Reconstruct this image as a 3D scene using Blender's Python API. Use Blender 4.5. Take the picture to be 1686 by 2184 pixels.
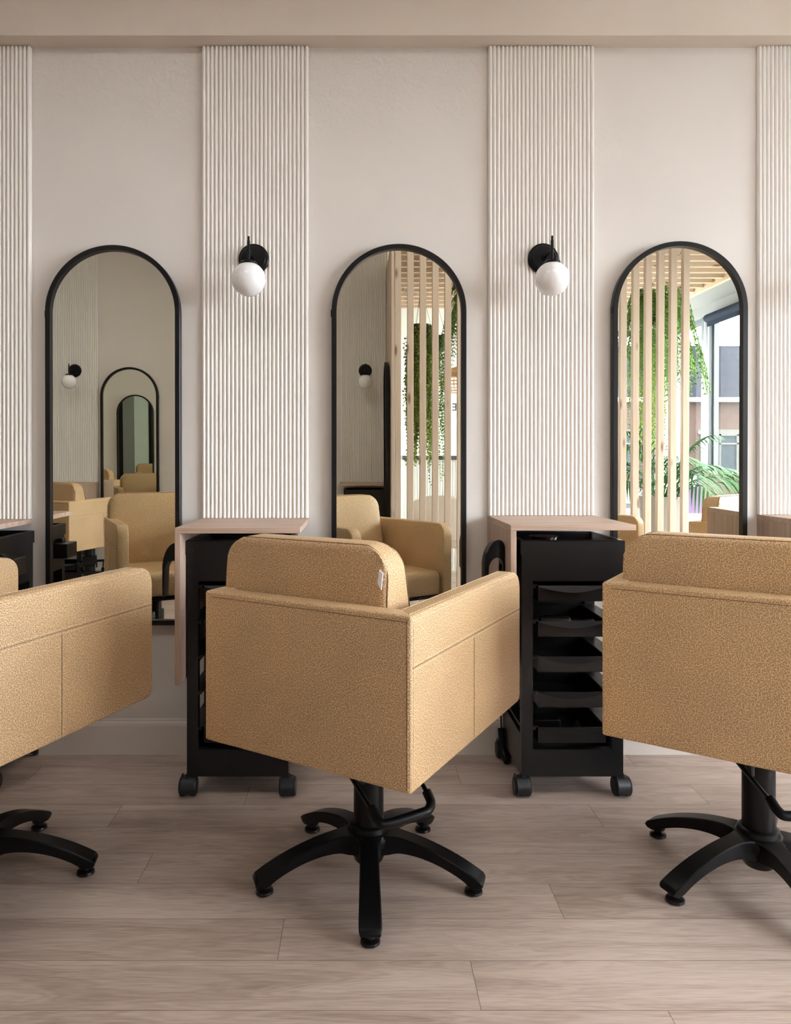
import bpy, bmesh, math, random
from mathutils import Vector, Matrix
random.seed(7)
PI = math.pi
sc = bpy.context.scene
C = sc.collection
for o in list(bpy.data.objects): bpy.data.objects.remove(o)

# ------------------------------------------------------------ camera, world, light, exposure
F = 1547.0 / 1686.0 * 36.0
cam_d = bpy.data.cameras.new('camera'); cam = bpy.data.objects.new('camera', cam_d); C.objects.link(cam)
cam.location = (0, -2.75, 1.1); cam.rotation_euler = (PI/2, 0, 0)
cam_d.sensor_fit = 'HORIZONTAL'; cam_d.sensor_width = 36; cam_d.lens = F
cam_d.shift_x = (843 - 765) / 1686.0; cam_d.shift_y = -(1092 - 988) / 1686.0
cam_d.clip_start = 0.02
sc.camera = cam
sc.view_settings.view_transform = 'Standard'; sc.view_settings.look = 'None'
sc.view_settings.gamma = 1; sc.view_settings.use_curve_mapping = False
sc.view_settings.exposure = 1.1
SKY = 10.8; FILL = 4.6  # strengths of the sky and of the added fill panels
w = bpy.data.worlds.new('sky'); sc.world = w; w.use_nodes = True
wn = w.node_tree; bg = wn.nodes['Background']
bg.inputs[0].default_value = (0.90, 0.95, 1.0, 1); bg.inputs[1].default_value = SKY
sc.cycles.max_bounces = 10; sc.cycles.diffuse_bounces = 6; sc.cycles.glossy_bounces = 8
sc.cycles.transparent_max_bounces = 16
sc.cycles.sample_clamp_indirect = 12; sc.cycles.use_adaptive_sampling = False
XW = 3.68                       # x of the window wall
# ------------------------------------------------------------ materials
def mat(name, col, rough=0.5, metal=0.0, spec=0.5):
    m = bpy.data.materials.new(name); m.use_nodes = True
    b = m.node_tree.nodes['Principled BSDF']
    b.inputs['Base Color'].default_value = (*col, 1); b.inputs['Roughness'].default_value = rough
    b.inputs['Metallic'].default_value = metal; b.inputs['Specular IOR Level'].default_value = spec
    return m
def nt(m): return m.node_tree.nodes, m.node_tree.links, m.node_tree.nodes['Principled BSDF']
def N(nodes, t, **kw):
    n = nodes.new(t)
    for k, v in kw.items():
        if k.startswith('i_'): n.inputs[k[2:].replace('_', ' ')].default_value = v
        else: setattr(n, k, v)
    return n
def ramp(nodes, stops):
    r = nodes.new('ShaderNodeValToRGB'); e = r.color_ramp.elements
    while len(e) < len(stops): e.new(0.5)
    for el, (p, c) in zip(e, stops): el.position = p; el.color = (*c, 1)
    return r
def mapped(n, l, scale, coord='Object'):
    t = n.new('ShaderNodeTexCoord'); mp = n.new('ShaderNodeMapping')
    mp.inputs['Scale'].default_value = scale; l.new(t.outputs[coord], mp.inputs[0]); return mp

def plaster(name, col, amt=0.35):
    m = mat(name, col, 0.85, spec=0.2); n, l, b = nt(m)
    mp = mapped(n, l, (1, 1, 1))
    n1 = N(n, 'ShaderNodeTexNoise', i_Scale=1.6, i_Detail=4.0); l.new(mp.outputs[0], n1.inputs[0])
    r = ramp(n, [(0.3, tuple(c*0.955 for c in col)), (0.7, tuple(min(1, c*1.03) for c in col))])
    l.new(n1.outputs[0], r.inputs[0]); l.new(r.outputs[0], b.inputs['Base Color'])
    n2 = N(n, 'ShaderNodeTexNoise', i_Scale=38.0, i_Detail=6.0, i_Roughness=0.6, i_Distortion=0.6); l.new(mp.outputs[0], n2.inputs[0])
    n3 = N(n, 'ShaderNodeTexNoise', i_Scale=2.3, i_Detail=3.0); l.new(mp.outputs[0], n3.inputs[0])
    # patches of rough trowelled plaster, strongest in a band under the beam
    sx = n.new('ShaderNodeSeparateXYZ'); l.new(mp.outputs[0], sx.inputs[0])
    band = N(n, 'ShaderNodeMapRange'); band.inputs[1].default_value = 2.3; band.inputs[2].default_value = 2.62
    l.new(sx.outputs[2], band.inputs[0])
    bx_ = N(n, 'ShaderNodeMapRange'); bx_.inputs[1].default_value = 0.60; bx_.inputs[2].default_value = 0.40
    l.new(sx.outputs[0], bx_.inputs[0])
    mulb = N(n, 'ShaderNodeMath', operation='MULTIPLY'); l.new(band.outputs[0], mulb.inputs[0]); l.new(bx_.outputs[0], mulb.inputs[1])
    pr = N(n, 'ShaderNodeMapRange'); pr.inputs[1].default_value = 0.5; pr.inputs[2].default_value = 0.7; pr.inputs[4].default_value = 0.35
    l.new(n3.outputs[0], pr.inputs[0])
    ad = N(n, 'ShaderNodeMath', operation='ADD'); l.new(mulb.outputs[0], ad.inputs[0]); l.new(pr.outputs[0], ad.inputs[1])
    mu = N(n, 'ShaderNodeMath', operation='MULTIPLY_ADD'); l.new(ad.outputs[0], mu.inputs[0]); l.new(n2.outputs[0], mu.inputs[1])
    bp = N(n, 'ShaderNodeBump', i_Strength=amt, i_Distance=0.012); l.new(mu.outputs[0], bp.inputs['Height'])
    l.new(bp.outputs[0], b.inputs['Normal'])
    return m

def leather(name, col, dark, sc_=210):
    m = mat(name, col, 0.48, spec=0.4); n, l, b = nt(m)
    mp = mapped(n, l, (1, 1, 1))
    # pebble grain laid on the hide as a flat pattern: (x+y, z) on upright faces, (x, y) on level ones
    tcn = n.new('ShaderNodeTexCoord'); sn = n.new('ShaderNodeSeparateXYZ'); l.new(tcn.outputs['Normal'], sn.inputs[0])
    sp = n.new('ShaderNodeSeparateXYZ'); l.new(mp.outputs[0], sp.inputs[0])
    ab = N(n, 'ShaderNodeMath', operation='ABSOLUTE'); l.new(sn.outputs[2], ab.inputs[0])
    gt = N(n, 'ShaderNodeMath', operation='GREATER_THAN'); l.new(ab.outputs[0], gt.inputs[0]); gt.inputs[1].default_value = 0.72
    su = N(n, 'ShaderNodeMath', operation='ADD'); l.new(sp.outputs[0], su.inputs[0]); l.new(sp.outputs[1], su.inputs[1])
    c1 = n.new('ShaderNodeCombineXYZ'); l.new(su.outputs[0], c1.inputs[0]); l.new(sp.outputs[2], c1.inputs[1])
    c2 = n.new('ShaderNodeCombineXYZ'); l.new(sp.outputs[0], c2.inputs[0]); l.new(sp.outputs[1], c2.inputs[1])
    uv = N(n, 'ShaderNodeMixRGB'); l.new(gt.outputs[0], uv.inputs[0]); l.new(c1.outputs[0], uv.inputs[1]); l.new(c2.outputs[0], uv.inputs[2])
    no = N(n, 'ShaderNodeTexNoise', i_Scale=14.0, i_Detail=2.0); l.new(uv.outputs[0], no.inputs[0])
    mx = N(n, 'ShaderNodeMixRGB'); mx.inputs[0].default_value = 0.012; l.new(uv.outputs[0], mx.inputs[1]); l.new(no.outputs[1], mx.inputs[2])
    v = N(n, 'ShaderNodeTexVoronoi', i_Scale=float(sc_), i_Randomness=0.8, voronoi_dimensions='2D'); l.new(mx.outputs[0], v.inputs['Vector'])
    r = ramp(n, [(0.10, dark), (0.54, col)])
    l.new(v.outputs['Distance'], r.inputs[0])
    big = N(n, 'ShaderNodeTexNoise', i_Scale=5.0, i_Detail=2.0); l.new(mp.outputs[0], big.inputs[0])
    rb = ramp(n, [(0.3, (0.9, 0.9, 0.9)), (0.7, (1.06, 1.04, 1.0))]); l.new(big.outputs[0], rb.inputs[0])
    mm = N(n, 'ShaderNodeMixRGB', blend_type='MULTIPLY'); mm.inputs[0].default_value = 1
    l.new(r.outputs[0], mm.inputs[1]); l.new(rb.outputs[0], mm.inputs[2]); l.new(mm.outputs[0], b.inputs['Base Color'])
    bp = N(n, 'ShaderNodeBump', i_Strength=0.55, i_Distance=0.0014); l.new(v.outputs['Distance'], bp.inputs['Height'])
    l.new(bp.outputs[0], b.inputs['Normal'])
    return m

def wood(name, c1, c2, axis, rough=0.5, sc_=1.0, knots=False, spec=0.3):
    m = mat(name, c1, rough, spec=spec); n, l, b = nt(m)
    s = [34*sc_]*3; s[axis] = 1.6*sc_
    mp = mapped(n, l, tuple(s))
    a = N(n, 'ShaderNodeTexNoise', i_Scale=1.0, i_Detail=8.0, i_Roughness=0.65, i_Distortion=0.4); l.new(mp.outputs[0], a.inputs[0])
    r = ramp(n, [(0.3, c2), (0.62, c1)]); l.new(a.outputs[0], r.inputs[0])
    out = r.outputs[0]
    if knots:
        s2 = [9]*3; s2[axis] = 2.6
        info = n.new('ShaderNodeObjectInfo')
        mp2 = mapped(n, l, tuple(s2))
        adv = N(n, 'ShaderNodeVectorMath', operation='ADD'); cmb = N(n, 'ShaderNodeMath', operation='MULTIPLY'); cmb.inputs[1].default_value = 50
        l.new(info.outputs['Random'], cmb.inputs[0]); l.new(mp2.outputs[0], adv.inputs[0]); l.new(cmb.outputs[0], adv.inputs[1])
        v = N(n, 'ShaderNodeTexVoronoi', i_Scale=1.0); l.new(adv.outputs[0], v.inputs['Vector'])
        rk = ramp(n, [(0.06, (0.30, 0.13, 0.06)), (0.14, (1, 1, 1))]); l.new(v.outputs['Distance'], rk.inputs[0])
        mm = N(n, 'ShaderNodeMixRGB', blend_type='MULTIPLY'); mm.inputs[0].default_value = 0.8
        l.new(out, mm.inputs[1]); l.new(rk.outputs[0], mm.inputs[2]); out = mm.outputs[0]
    l.new(out, b.inputs['Base Color'])
    bp = N(n, 'ShaderNodeBump', i_Strength=0.12, i_Distance=0.002); l.new(a.outputs[0], bp.inputs['Height']); l.new(bp.outputs[0], b.inputs['Normal'])
    return m

def floor_mat():
    m = mat('oak_vinyl_planks', (0.3, 0.22, 0.17), 0.42, spec=0.4); n, l, b = nt(m)
    t = n.new('ShaderNodeTexCoord'); s = n.new('ShaderNodeSeparateXYZ'); l.new(t.outputs['Object'], s.inputs[0])
    def M(op, a, bb=None, c=None):
        q = N(n, 'ShaderNodeMath', operation=op)
        for i, v in enumerate((a, bb, c)):
            if v is None: continue
            if isinstance(v, (int, float)): q.inputs[i].default_value = v
            else: l.new(v, q.inputs[i])
        return q.outputs[0]
    W, L = 0.1465, 1.5
    ry = M('DIVIDE', M('ADD', s.outputs[1], 1.292), W)      # seam at y = -1.292 (D = 1.458)
    row = M('FLOOR', ry); fy = M('SUBTRACT', ry, row)
    hsh = M('MULTIPLY', M('FRACT', M('ADD', M('MULTIPLY', row, 0.391), 0.2016)), L); off = None; msk = None
    for kk, xj in ((-1, .62), (0, .246), (1, -.18), (2, .496), (3, -.58), (4, .12), (5, -.76), (6, 1.13), (7, .35)):
        c_ = M('COMPARE', row, float(kk), 0.1); q_ = M('MULTIPLY', c_, -xj)
        off = q_ if off is None else M('ADD', off, q_); msk = c_ if msk is None else M('ADD', msk, c_)
    off = M('ADD', off, M('MULTIPLY', M('SUBTRACT', 1.0, msk), hsh))
    rx = M('DIVIDE', M('ADD', s.outputs[0], M('ADD', off, 15.0)), L)
    col = M('FLOOR', rx); fx = M('SUBTRACT', rx, col)
    cid = n.new('ShaderNodeCombineXYZ'); l.new(row, cid.inputs[0]); l.new(col, cid.inputs[1])
    wn_ = N(n, 'ShaderNodeTexWhiteNoise', noise_dimensions='2D'); l.new(cid.outputs[0], wn_.inputs['Vector'])
    ey = M('MULTIPLY', M('MINIMUM', fy, M('SUBTRACT', 1.0, fy)), W)
    ex = M('MULTIPLY', M('MINIMUM', fx, M('SUBTRACT', 1.0, fx)), L)
    edge = M('MINIMUM', ex, ey)
    seam = N(n, 'ShaderNodeMapRange'); seam.inputs[1].default_value = 0.0004; seam.inputs[2].default_value = 0.0013; l.new(edge, seam.inputs[0])
    # grain coordinates: stretched along x, shifted per plank
    cv = n.new('ShaderNodeCombineXYZ')
    l.new(M('ADD', M('MULTIPLY', s.outputs[0], 1.6), M('MULTIPLY', wn_.outputs[0], 37.0)), cv.inputs[0])
    l.new(M('MULTIPLY', s.outputs[1], 16.0), cv.inputs[1]); l.new(M('MULTIPLY', wn_.outputs[0], 11.0), cv.inputs[2])
    g0 = N(n, 'ShaderNodeTexNoise', i_Scale=1.0, i_Detail=3.0, i_Distortion=0.8); l.new(cv.outputs[0], g0.inputs[0])
    # cathedral rings: sine of noise field
    rg = M('SINE', M('MULTIPLY', g0.outputs[0], 70.0))
    cv2 = n.new('ShaderNodeCombineXYZ')
    l.new(M('ADD', M('MULTIPLY', s.outputs[0], 12.0), M('MULTIPLY', wn_.outputs[0], 91.0)), cv2.inputs[0])
    l.new(M('MULTIPLY', s.outputs[1], 330.0), cv2.inputs[1])
    g1 = N(n, 'ShaderNodeTexNoise', i_Scale=1.0, i_Detail=5.0, i_Roughness=0.6); l.new(cv2.outputs[0], g1.inputs[0])
    val = M('ADD', M('ADD', M('MULTIPLY', g0.outputs[0], 0.55), M('MULTIPLY', g1.outputs[0], 0.55)), M('MULTIPLY', rg, 0.035))
    val = M('ADD', val, M('MULTIPLY', M('SUBTRACT', wn_.outputs[0], 0.5), 0.10))
    r = ramp(n, [(0.34, (0.27, 0.20, 0.163)), (0.52, (0.40, 0.312, 0.262)), (0.70, (0.53, 0.43, 0.37))]); l.new(val, r.inputs[0])
    mm = N(n, 'ShaderNodeMixRGB', blend_type='MULTIPLY'); mm.inputs[0].default_value = 1.0
    sr = ramp(n, [(0.0, (0.42, 0.38, 0.36)), (1.0, (1, 1, 1))]); l.new(seam.outputs[0], sr.inputs[0])
    l.new(r.outputs[0], mm.inputs[1]); l.new(sr.outputs[0], mm.inputs[2]); l.new(mm.outputs[0], b.inputs['Base Color'])
    bp = N(n, 'ShaderNodeBump', i_Strength=0.25, i_Distance=0.001); l.new(val, bp.inputs['Height']); l.new(bp.outputs[0], b.inputs['Normal'])
    rr = N(n, 'ShaderNodeMapRange'); rr.inputs[3].default_value = 0.5; rr.inputs[4].default_value = 0.36; l.new(g1.outputs[0], rr.inputs[0]); l.new(rr.outputs[0], b.inputs['Roughness'])
    return m

M_ = {}
WALLC = (0.70, 0.66, 0.62)
M_['wall'] = plaster('beige_plaster', WALLC, 0.45)
M_['wall_plain'] = plaster('beige_wall_paint', WALLC, 0.1)
M_['beam'] = plaster('beam_paint', (0.70, 0.625, 0.55), 0.08)
M_['ceiling'] = mat('white_ceiling_paint', (0.80, 0.78, 0.74), 0.9)
M_['white'] = mat('white_paint', (0.82, 0.82, 0.80), 0.6)
M_['flute'] = mat('ivory_fluted_panel', (0.80, 0.77, 0.73), 0.55, spec=0.35)
M_['floor'] = floor_mat()
M_['skirting'] = mat('skirting_paint', (0.64, 0.59, 0.54), 0.6)
M_['leather'] = leather('tan_pebbled_leather', (0.66, 0.465, 0.265), (0.28, 0.155, 0.065), 295)
M_['stitch'] = mat('cream_thread', (0.76, 0.63, 0.43), 0.7)
M_['seam'] = mat('dark_seam', (0.16, 0.085, 0.04), 0.8)
M_['tag'] = mat('white_tag', (0.85, 0.85, 0.85), 0.7)
M_['blk'] = mat('black_plastic', (0.006, 0.006, 0.007), 0.28, spec=0.4)
M_['blk_matte'] = mat('black_powder_coat', (0.004, 0.004, 0.0045), 0.35, spec=0.2)
M_['frame'] = mat('black_mirror_frame', (0.006, 0.006, 0.007), 0.35, spec=0.3)
M_['wheel'] = mat('grey_black_wheel', (0.012, 0.0125, 0.014), 0.42, spec=0.35)
M_['chrome'] = mat('chrome', (0.8, 0.8, 0.8), 0.12, metal=1.0)
M_['opal'] = mat('opal_glass', (0.84, 0.84, 0.85), 0.10, spec=0.6)
M_['shelf'] = wood('light_oak_laminate', (0.53, 0.39, 0.31), (0.34, 0.235, 0.175), 0, 0.5)
M_['shelf_v'] = wood('light_oak_laminate_vertical', (0.50, 0.365, 0.29), (0.34, 0.235, 0.175), 2, 0.5)
M_['pine_z'] = wood('pine_upright', (0.53, 0.435, 0.36), (0.45, 0.345, 0.265), 2, 0.6, 0.7, True)
M_['pine_x'] = wood('pine_crosswise', (0.64, 0.50, 0.385), (0.54, 0.40, 0.29), 0, 0.6, 0.7, True)
M_['pine_y'] = wood('pine_lengthwise', (0.60, 0.46, 0.33), (0.50, 0.36, 0.24), 1, 0.6, 0.7)
M_['leaf'] = mat('leaf_green', (0.15, 0.28, 0.06), 0.6, spec=0.2)
M_['leaf2'] = mat('palm_green', (0.04, 0.13, 0.04), 0.6, spec=0.15)
M_['leaf3'] = mat('trailing_leaf_olive', (0.25, 0.34, 0.06), 0.5)
M_['pot'] = mat('pale_pot', (0.34, 0.31, 0.295), 0.5)
M_['potd'] = mat('dark_pot', (0.03, 0.035, 0.03), 0.5)
M_['rattan'] = wood('rattan', (0.62, 0.38, 0.20), (0.40, 0.22, 0.10), 0, 0.6, 2)
M_['ink'] = mat('dark_lettering', (0.02, 0.025, 0.035), 0.5)
M_['desktop'] = mat('charcoal_desk_top', (0.055, 0.06, 0.07), 0.4)
M_['blind'] = mat('slate_blue_blind', (0.010, 0.018, 0.034), 0.8, spec=0.1)
M_['lilac'] = mat('lilac_board', (0.20, 0.14, 0.25), 0.7)
M_['beige'] = mat('beige_bench_cushion', (0.17, 0.145, 0.105), 0.8)
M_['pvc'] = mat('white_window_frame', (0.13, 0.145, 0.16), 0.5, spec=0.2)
def mirror_mat():
    m = bpy.data.materials.new('silvered_glass'); m.use_nodes = True; n = m.node_tree.nodes; l = m.node_tree.links
    n.remove(n['Principled BSDF']); g = n.new('ShaderNodeBsdfGlossy'); g.inputs['Roughness'].default_value = 0.0
    g.inputs['Color'].default_value = (0.91, 0.92, 0.83, 1); l.new(g.outputs[0], n['Material Output'].inputs[0]); return m
M_['mirror'] = mirror_mat()
def glass_mat():
    m = bpy.data.materials.new('window_glass'); m.use_nodes = True; n = m.node_tree.nodes; l = m.node_tree.links
    n.remove(n['Principled BSDF']); t = n.new('ShaderNodeBsdfTransparent'); g = n.new('ShaderNodeBsdfGlossy'); g.inputs['Roughness'].default_value = 0.0
    mx = n.new('ShaderNodeMixShader'); mx.inputs[0].default_value = 0.006
    l.new(t.outputs[0], mx.inputs[1]); l.new(g.outputs[0], mx.inputs[2]); l.new(mx.outputs[0], n['Material Output'].inputs[0]); return m
M_['glass'] = glass_mat()
def brick_mat():
    m = mat('red_brick', (0.45, 0.2, 0.13), 0.9); n, l, b = nt(m)
    mp = mapped(n, l, (1, 1, 1)); sp = n.new('ShaderNodeSeparateXYZ'); cb = n.new('ShaderNodeCombineXYZ')
    l.new(mp.outputs[0], sp.inputs[0]); l.new(sp.outputs[0], cb.inputs[0]); l.new(sp.outputs[2], cb.inputs[1])
    br = N(n, 'ShaderNodeTexBrick', i_Scale=4.2); br.inputs['Color1'].default_value = (0.034, 0.015, 0.011, 1); br.inputs['Color2'].default_value = (0.028, 0.0125, 0.009, 1)
    br.inputs['Mortar'].default_value = (0.036, 0.024, 0.020, 1); l.new(cb.outputs[0], br.inputs['Vector']); l.new(br.outputs[0], b.inputs['Base Color']); return m
M_['brick'] = brick_mat()
M_['slate'] = mat('grey_roof_tiles', (0.0155, 0.0165, 0.023), 0.9, spec=0.05)
M_['pave'] = mat('grey_paving', (0.035, 0.035, 0.035), 0.9)
M_['stone'] = mat('pale_lintel', (0.05, 0.05, 0.049), 0.9)
M_['shopglass'] = mat('shop_window', (0.012, 0.018, 0.024), 0.3, spec=0.1)
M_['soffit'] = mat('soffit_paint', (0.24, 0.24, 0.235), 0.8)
M_['tree_leaf'] = mat('street_leaf', (0.04, 0.07, 0.02), 0.6)
M_['door'] = mat('grey_door', (0.25, 0.28, 0.29), 0.5)
M_['frost'] = mat('pale_frosted_panel', (0.66, 0.80, 0.80), 0.4)
M_['bark'] = mat('grey_bark', (0.035, 0.032, 0.035), 0.9)

# ------------------------------------------------------------ helpers
def obj(name, bm, m, parent=None, smooth=None):
    bmesh.ops.recalc_face_normals(bm, faces=bm.faces)
    me = bpy.data.meshes.new(name); bm.to_mesh(me); bm.free()
    if isinstance(m, str): m = M_[m]
    me.materials.append(m)
    o = bpy.data.objects.new(name, me); C.objects.link(o)
    if parent: o.parent = parent
    if smooth is not None:
        for p in me.polygons: p.use_smooth = True
        me.set_sharp_from_angle(angle=math.radians(smooth))
    return o
def struct(name, bm, m, smooth=None):
    o = obj(name, bm, m, None, smooth); o['kind'] = 'structure'; return o
def thing(name, label, cat, loc=(0, 0, 0), rotz=0, group=None):
    o = bpy.data.objects.new(name, None); C.objects.link(o); o.empty_display_size = 0.1
    o.location = loc; o.rotation_euler = (0, 0, rotz); o['label'] = label; o['category'] = cat
    if group: o['group'] = group
    return o
def tag(o, label, cat, group=None):
    o['label'] = label; o['category'] = cat
    if group: o['group'] = group
    return o
def dup(root, loc, rotz, label, group=None):
    r = root.copy(); C.objects.link(r); r.location = loc; r.rotation_euler = (root.rotation_euler[0], 0, rotz); r['label'] = label
    if group: r['group'] = group
    def rec(src, dst):
        for ch in list(src.children):
            c = ch.copy(); C.objects.link(c); c.parent = dst; rec(ch, c)
    rec(root, r); return r
def NB(): return bmesh.new()
def box(bm, x0, x1, y0, y1, z0, z1, bev=0, seg=2):
    vs = [bm.verts.new((x, y, z)) for x in (x0, x1) for y in (y0, y1) for z in (z0, z1)]
    fs = [bm.faces.new([vs[i] for i in q]) for q in ((0, 1, 3, 2), (4, 6, 7, 5), (0, 4, 5, 1), (2, 3, 7, 6), (0, 2, 6, 4), (1, 5, 7, 3))]
    if bev:
        es = list({e for f in fs for e in f.edges})
        bmesh.ops.bevel(bm, geom=es, offset=bev, segments=seg, profile=0.5, affect='EDGES')
    return vs
def prism(bm, pts, axis, a, b, bev=0, seg=2, fn=None):
    """polygon pts (u,v) extruded along axis from a to b. axis x:(y,z) y:(x,z) z:(x,y)"""
    def P(u, v, t): return {'x': (t, u, v), 'y': (u, t, v), 'z': (u, v, t)}[axis]
    A = [bm.verts.new(P(u, v, a)) for u, v in pts]; B = [bm.verts.new(P(u, v, b)) for u, v in pts]
    if fn:
        for v in A + B: v.co = fn(v.co)
    f1 = bm.faces.new(A); f2 = bm.faces.new(B); n = len(pts)
    for i in range(n): bm.faces.new((A[i], A[(i+1) % n], B[(i+1) % n], B[i]))
    if bev:
        bm.normal_update()
        bmesh.ops.bevel(bm, geom=list(f1.edges) + list(f2.edges), offset=bev, segments=seg, profile=0.5, affect='EDGES')
def arc(cx, cy, r, a0, a1, n=8):
    return [(cx + r*math.cos(math.radians(a0 + (a1-a0)*i/n)), cy + r*math.sin(math.radians(a0 + (a1-a0)*i/n))) for i in range(n+1)]
def rrect(x0, x1, z0, z1, rbl, rbr, rtr, rtl, n=7):
    p = []
    p += arc(x0+rbl, z0+rbl, rbl, 180, 270, n) if rbl else [(x0, z0)]
    p += arc(x1-rbr, z0+rbr, rbr, 270, 360, n) if rbr else [(x1, z0)]
    p += arc(x1-rtr, z1-rtr, rtr, 0, 90, n) if rtr else [(x1, z1)]
    p += arc(x0+rtl, z1-rtl, rtl, 90, 180, n) if rtl else [(x0, z1)]
    return p
def lathe(bm, prof, c=(0, 0, 0), seg=32, axis='z', cap=True):
    rings = []
    for r, h in prof:
        ring = []
        for i in range(seg):
            a = 2*PI*i/seg; u, v = r*math.cos(a), r*math.sin(a)
            p = {'z': (u, v, h), 'y': (u, h, v), 'x': (h, u, v)}[axis]
            ring.append(bm.verts.new((c[0]+p[0], c[1]+p[1], c[2]+p[2])))
        rings.append(ring)
    for a, b in zip(rings, rings[1:]):
        for i in range(seg): bm.faces.new((a[i], a[(i+1) % seg], b[(i+1) % seg], b[i]))
    if cap:
        bm.faces.new(rings[0]); bm.faces.new(rings[-1])
def tube(bm, pts, r, seg=10, cap=True):
    pts = [Vector(p) for p in pts]; rings = []; up = Vector((0, 0, 1)); prev = None
    for i, p in enumerate(pts):
        t = (pts[min(i+1, len(pts)-1)] - pts[max(i-1, 0)]).normalized()
        if prev is None:
            n = t.cross(up)
            if n.length < 1e-3: n = t.cross(Vector((1, 0, 0)))
        else: n = prev - t*prev.dot(t)
        n.normalize(); prev = n; bb = t.cross(n)
        rr = r[i] if isinstance(r, (list, tuple)) else r
        rings.append([bm.verts.new(p + n*rr*math.cos(2*PI*k/seg) + bb*rr*math.sin(2*PI*k/seg)) for k in range(seg)])
    for a, b in zip(rings, rings[1:]):
        for i in range(seg): bm.faces.new((a[i], a[(i+1) % seg], b[(i+1) % seg], b[i]))
    if cap: bm.faces.new(rings[0]); bm.faces.new(rings[-1])
def smooth_path(pts, n=6):
    out = []; P = [Vector(p) for p in pts]; P = [P[0]*2-P[1]] + P + [P[-1]*2-P[-2]]
    for i in range(1, len(P)-2):
        for k in range(n):
            t = k/n; a, b, c, d = P[i-1], P[i], P[i+1], P[i+2]
            out.append(0.5*((2*b) + (c-a)*t + (2*a-5*b+4*c-d)*t*t + (3*b-a-3*c+d)*t**3))
    out.append(P[-2]); return out
def sphere(bm, c, r, u=24, v=14, sz=1.0):
    prof = [(max(1e-4, r*math.sin(PI*i/v)), -r*sz*math.cos(PI*i/v)) for i in range(v+1)]
    lathe(bm, prof, c, u)

# ------------------------------------------------------------ the room
XL = -6.2; YO = -3.65; YF = -5.85; XR = XW; ZC = 3.12
b = NB(); box(b, XL-.1, XR+.2, YF-.15, .1, -.1, 0); struct('floor', b, 'floor')
b = NB(); box(b, XL-.1, XR+.2, 0, .12, 0, ZC); struct('wall_front', b, 'wall')
b = NB(); box(b, XL-.1, XL, YO, 0, 0, ZC); struct('wall_left', b, 'wall_plain')
b = NB(); box(b, XL-.1, .25, YO-.12, YO, 0, ZC); struct('wall_opposite', b, 'wall_plain')
b = NB(); box(b, .13, .25, YF, YO-.12, 0, ZC); struct('wall_return', b, 'white')
b = NB(); box(b, .13, 1.4, YF-.15, YF, 0, ZC); box(b, 3.5, XR+.2, YF-.15, YF, 0, ZC); box(b, 1.4, 3.5, YF-.15, YF, 0, .5); box(b, 1.4, 3.5, YF-.15, YF, 2.6, ZC); struct('wall_reception', b, 'white')
fr = NB(); box(fr, 1.4, 3.5, YF-.10, YF-.04, .5, .56); box(fr, 1.4, 3.5, YF-.10, YF-.04, 2.54, 2.6)
for xx in (1.4, 2.07, 2.75, 3.44): box(fr, xx, xx+.06, YF-.105, YF-.035, .5, 2.6)
wo = struct('window_3', fr, 'pvc'); g = NB(); box(g, 1.43, 3.47, YF-.072, YF-.068, .53, 2.57); obj('window_pane', g, 'glass', wo)  # window added to the reception wall for extra frontal daylight
b = NB(); box(b, XL-.1, XR+.2, YF-.15, .12, ZC, ZC+.1); struct('ceiling', b, 'ceiling')
b = NB(); box(b, XL, XR, -.08, 0, 2.675, ZC); struct('trim_1', b, 'beam')                       # bulkhead along the mirror wall
# skirting on the mirror wall
b = NB(); prism(b, [(0, 0), (-.014, 0), (-.014, .108), (-.011, .118), (-.005, .124), (-.004, .130), (0, .132)], 'x', XL, XR); struct('baseboard_front', b, 'skirting')
b = NB(); box(b, XL, .25, YO, YO+.014, 0, .13); struct('baseboard_opposite', b, 'skirting')
# window wall at right: sill wall, head, piers
ZS, ZH = 0.5, 2.6
b = NB()
box(b, XR, XR+.07, YF, 0, 0, ZS); box(b, XR, XR+.07, YF, 0, ZH, ZC); box(b, XR, XR+.07, -.5, 0, ZS, ZH)
struct('wall_right', b, 'soffit')
b = NB(); box(b, XR-.03, XR+.07, -5.05, -4.87, ZS, ZH, .01); struct('trim_2', b, 'pvc')
b = NB(); box(b, 3.30, XR, YF, -.6, 2.72, 2.78); box(b, 3.30, 3.36, YF, -.6, 2.78, ZC); struct('trim_3', b, 'soffit')   # soffit over the window
k = 1
for y0, y1, n in ((-4.87, -.5, 4), (-5.85, -5.05, 1)):
    fr = NB()
    for zz in ((ZS, ZS+.06), (ZH-.06, ZH)): box(fr, XR+.015, XR+.055, y0, y1, zz[0], zz[1])
    for i in range(n+1):
        yy = y0 + (y1-y0)*i/n; box(fr, XR+.010, XR+.060, max(y0, yy-.03), min(y1, yy+.03), ZS, ZH)
    wo = struct('window_%d' % k, fr, 'pvc'); k += 1
    g = NB(); box(g, XR+.033, XR+.037, y0+.03, y1-.03, ZS+.05, ZH-.05); obj('window_pane', g, 'glass', wo)

b = NB(); box(b, -4.52, -4.40, YO-.001, YO+.05, 0, 2.7); box(b, -3.92, -3.86, YO-.001, YO+.03, 0, 2.7); d1 = struct('door_1', b, 'frame')
b = NB(); box(b, -4.40, -4.19, YO+.001, YO+.03, 0, 2.68); obj('door_leaf', b, 'door', d1)
b = NB(); box(b, -4.19, -3.92, YO+.001, YO+.02, 0, 2.68); obj('frosted_panel', b, 'frost', d1)

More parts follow.
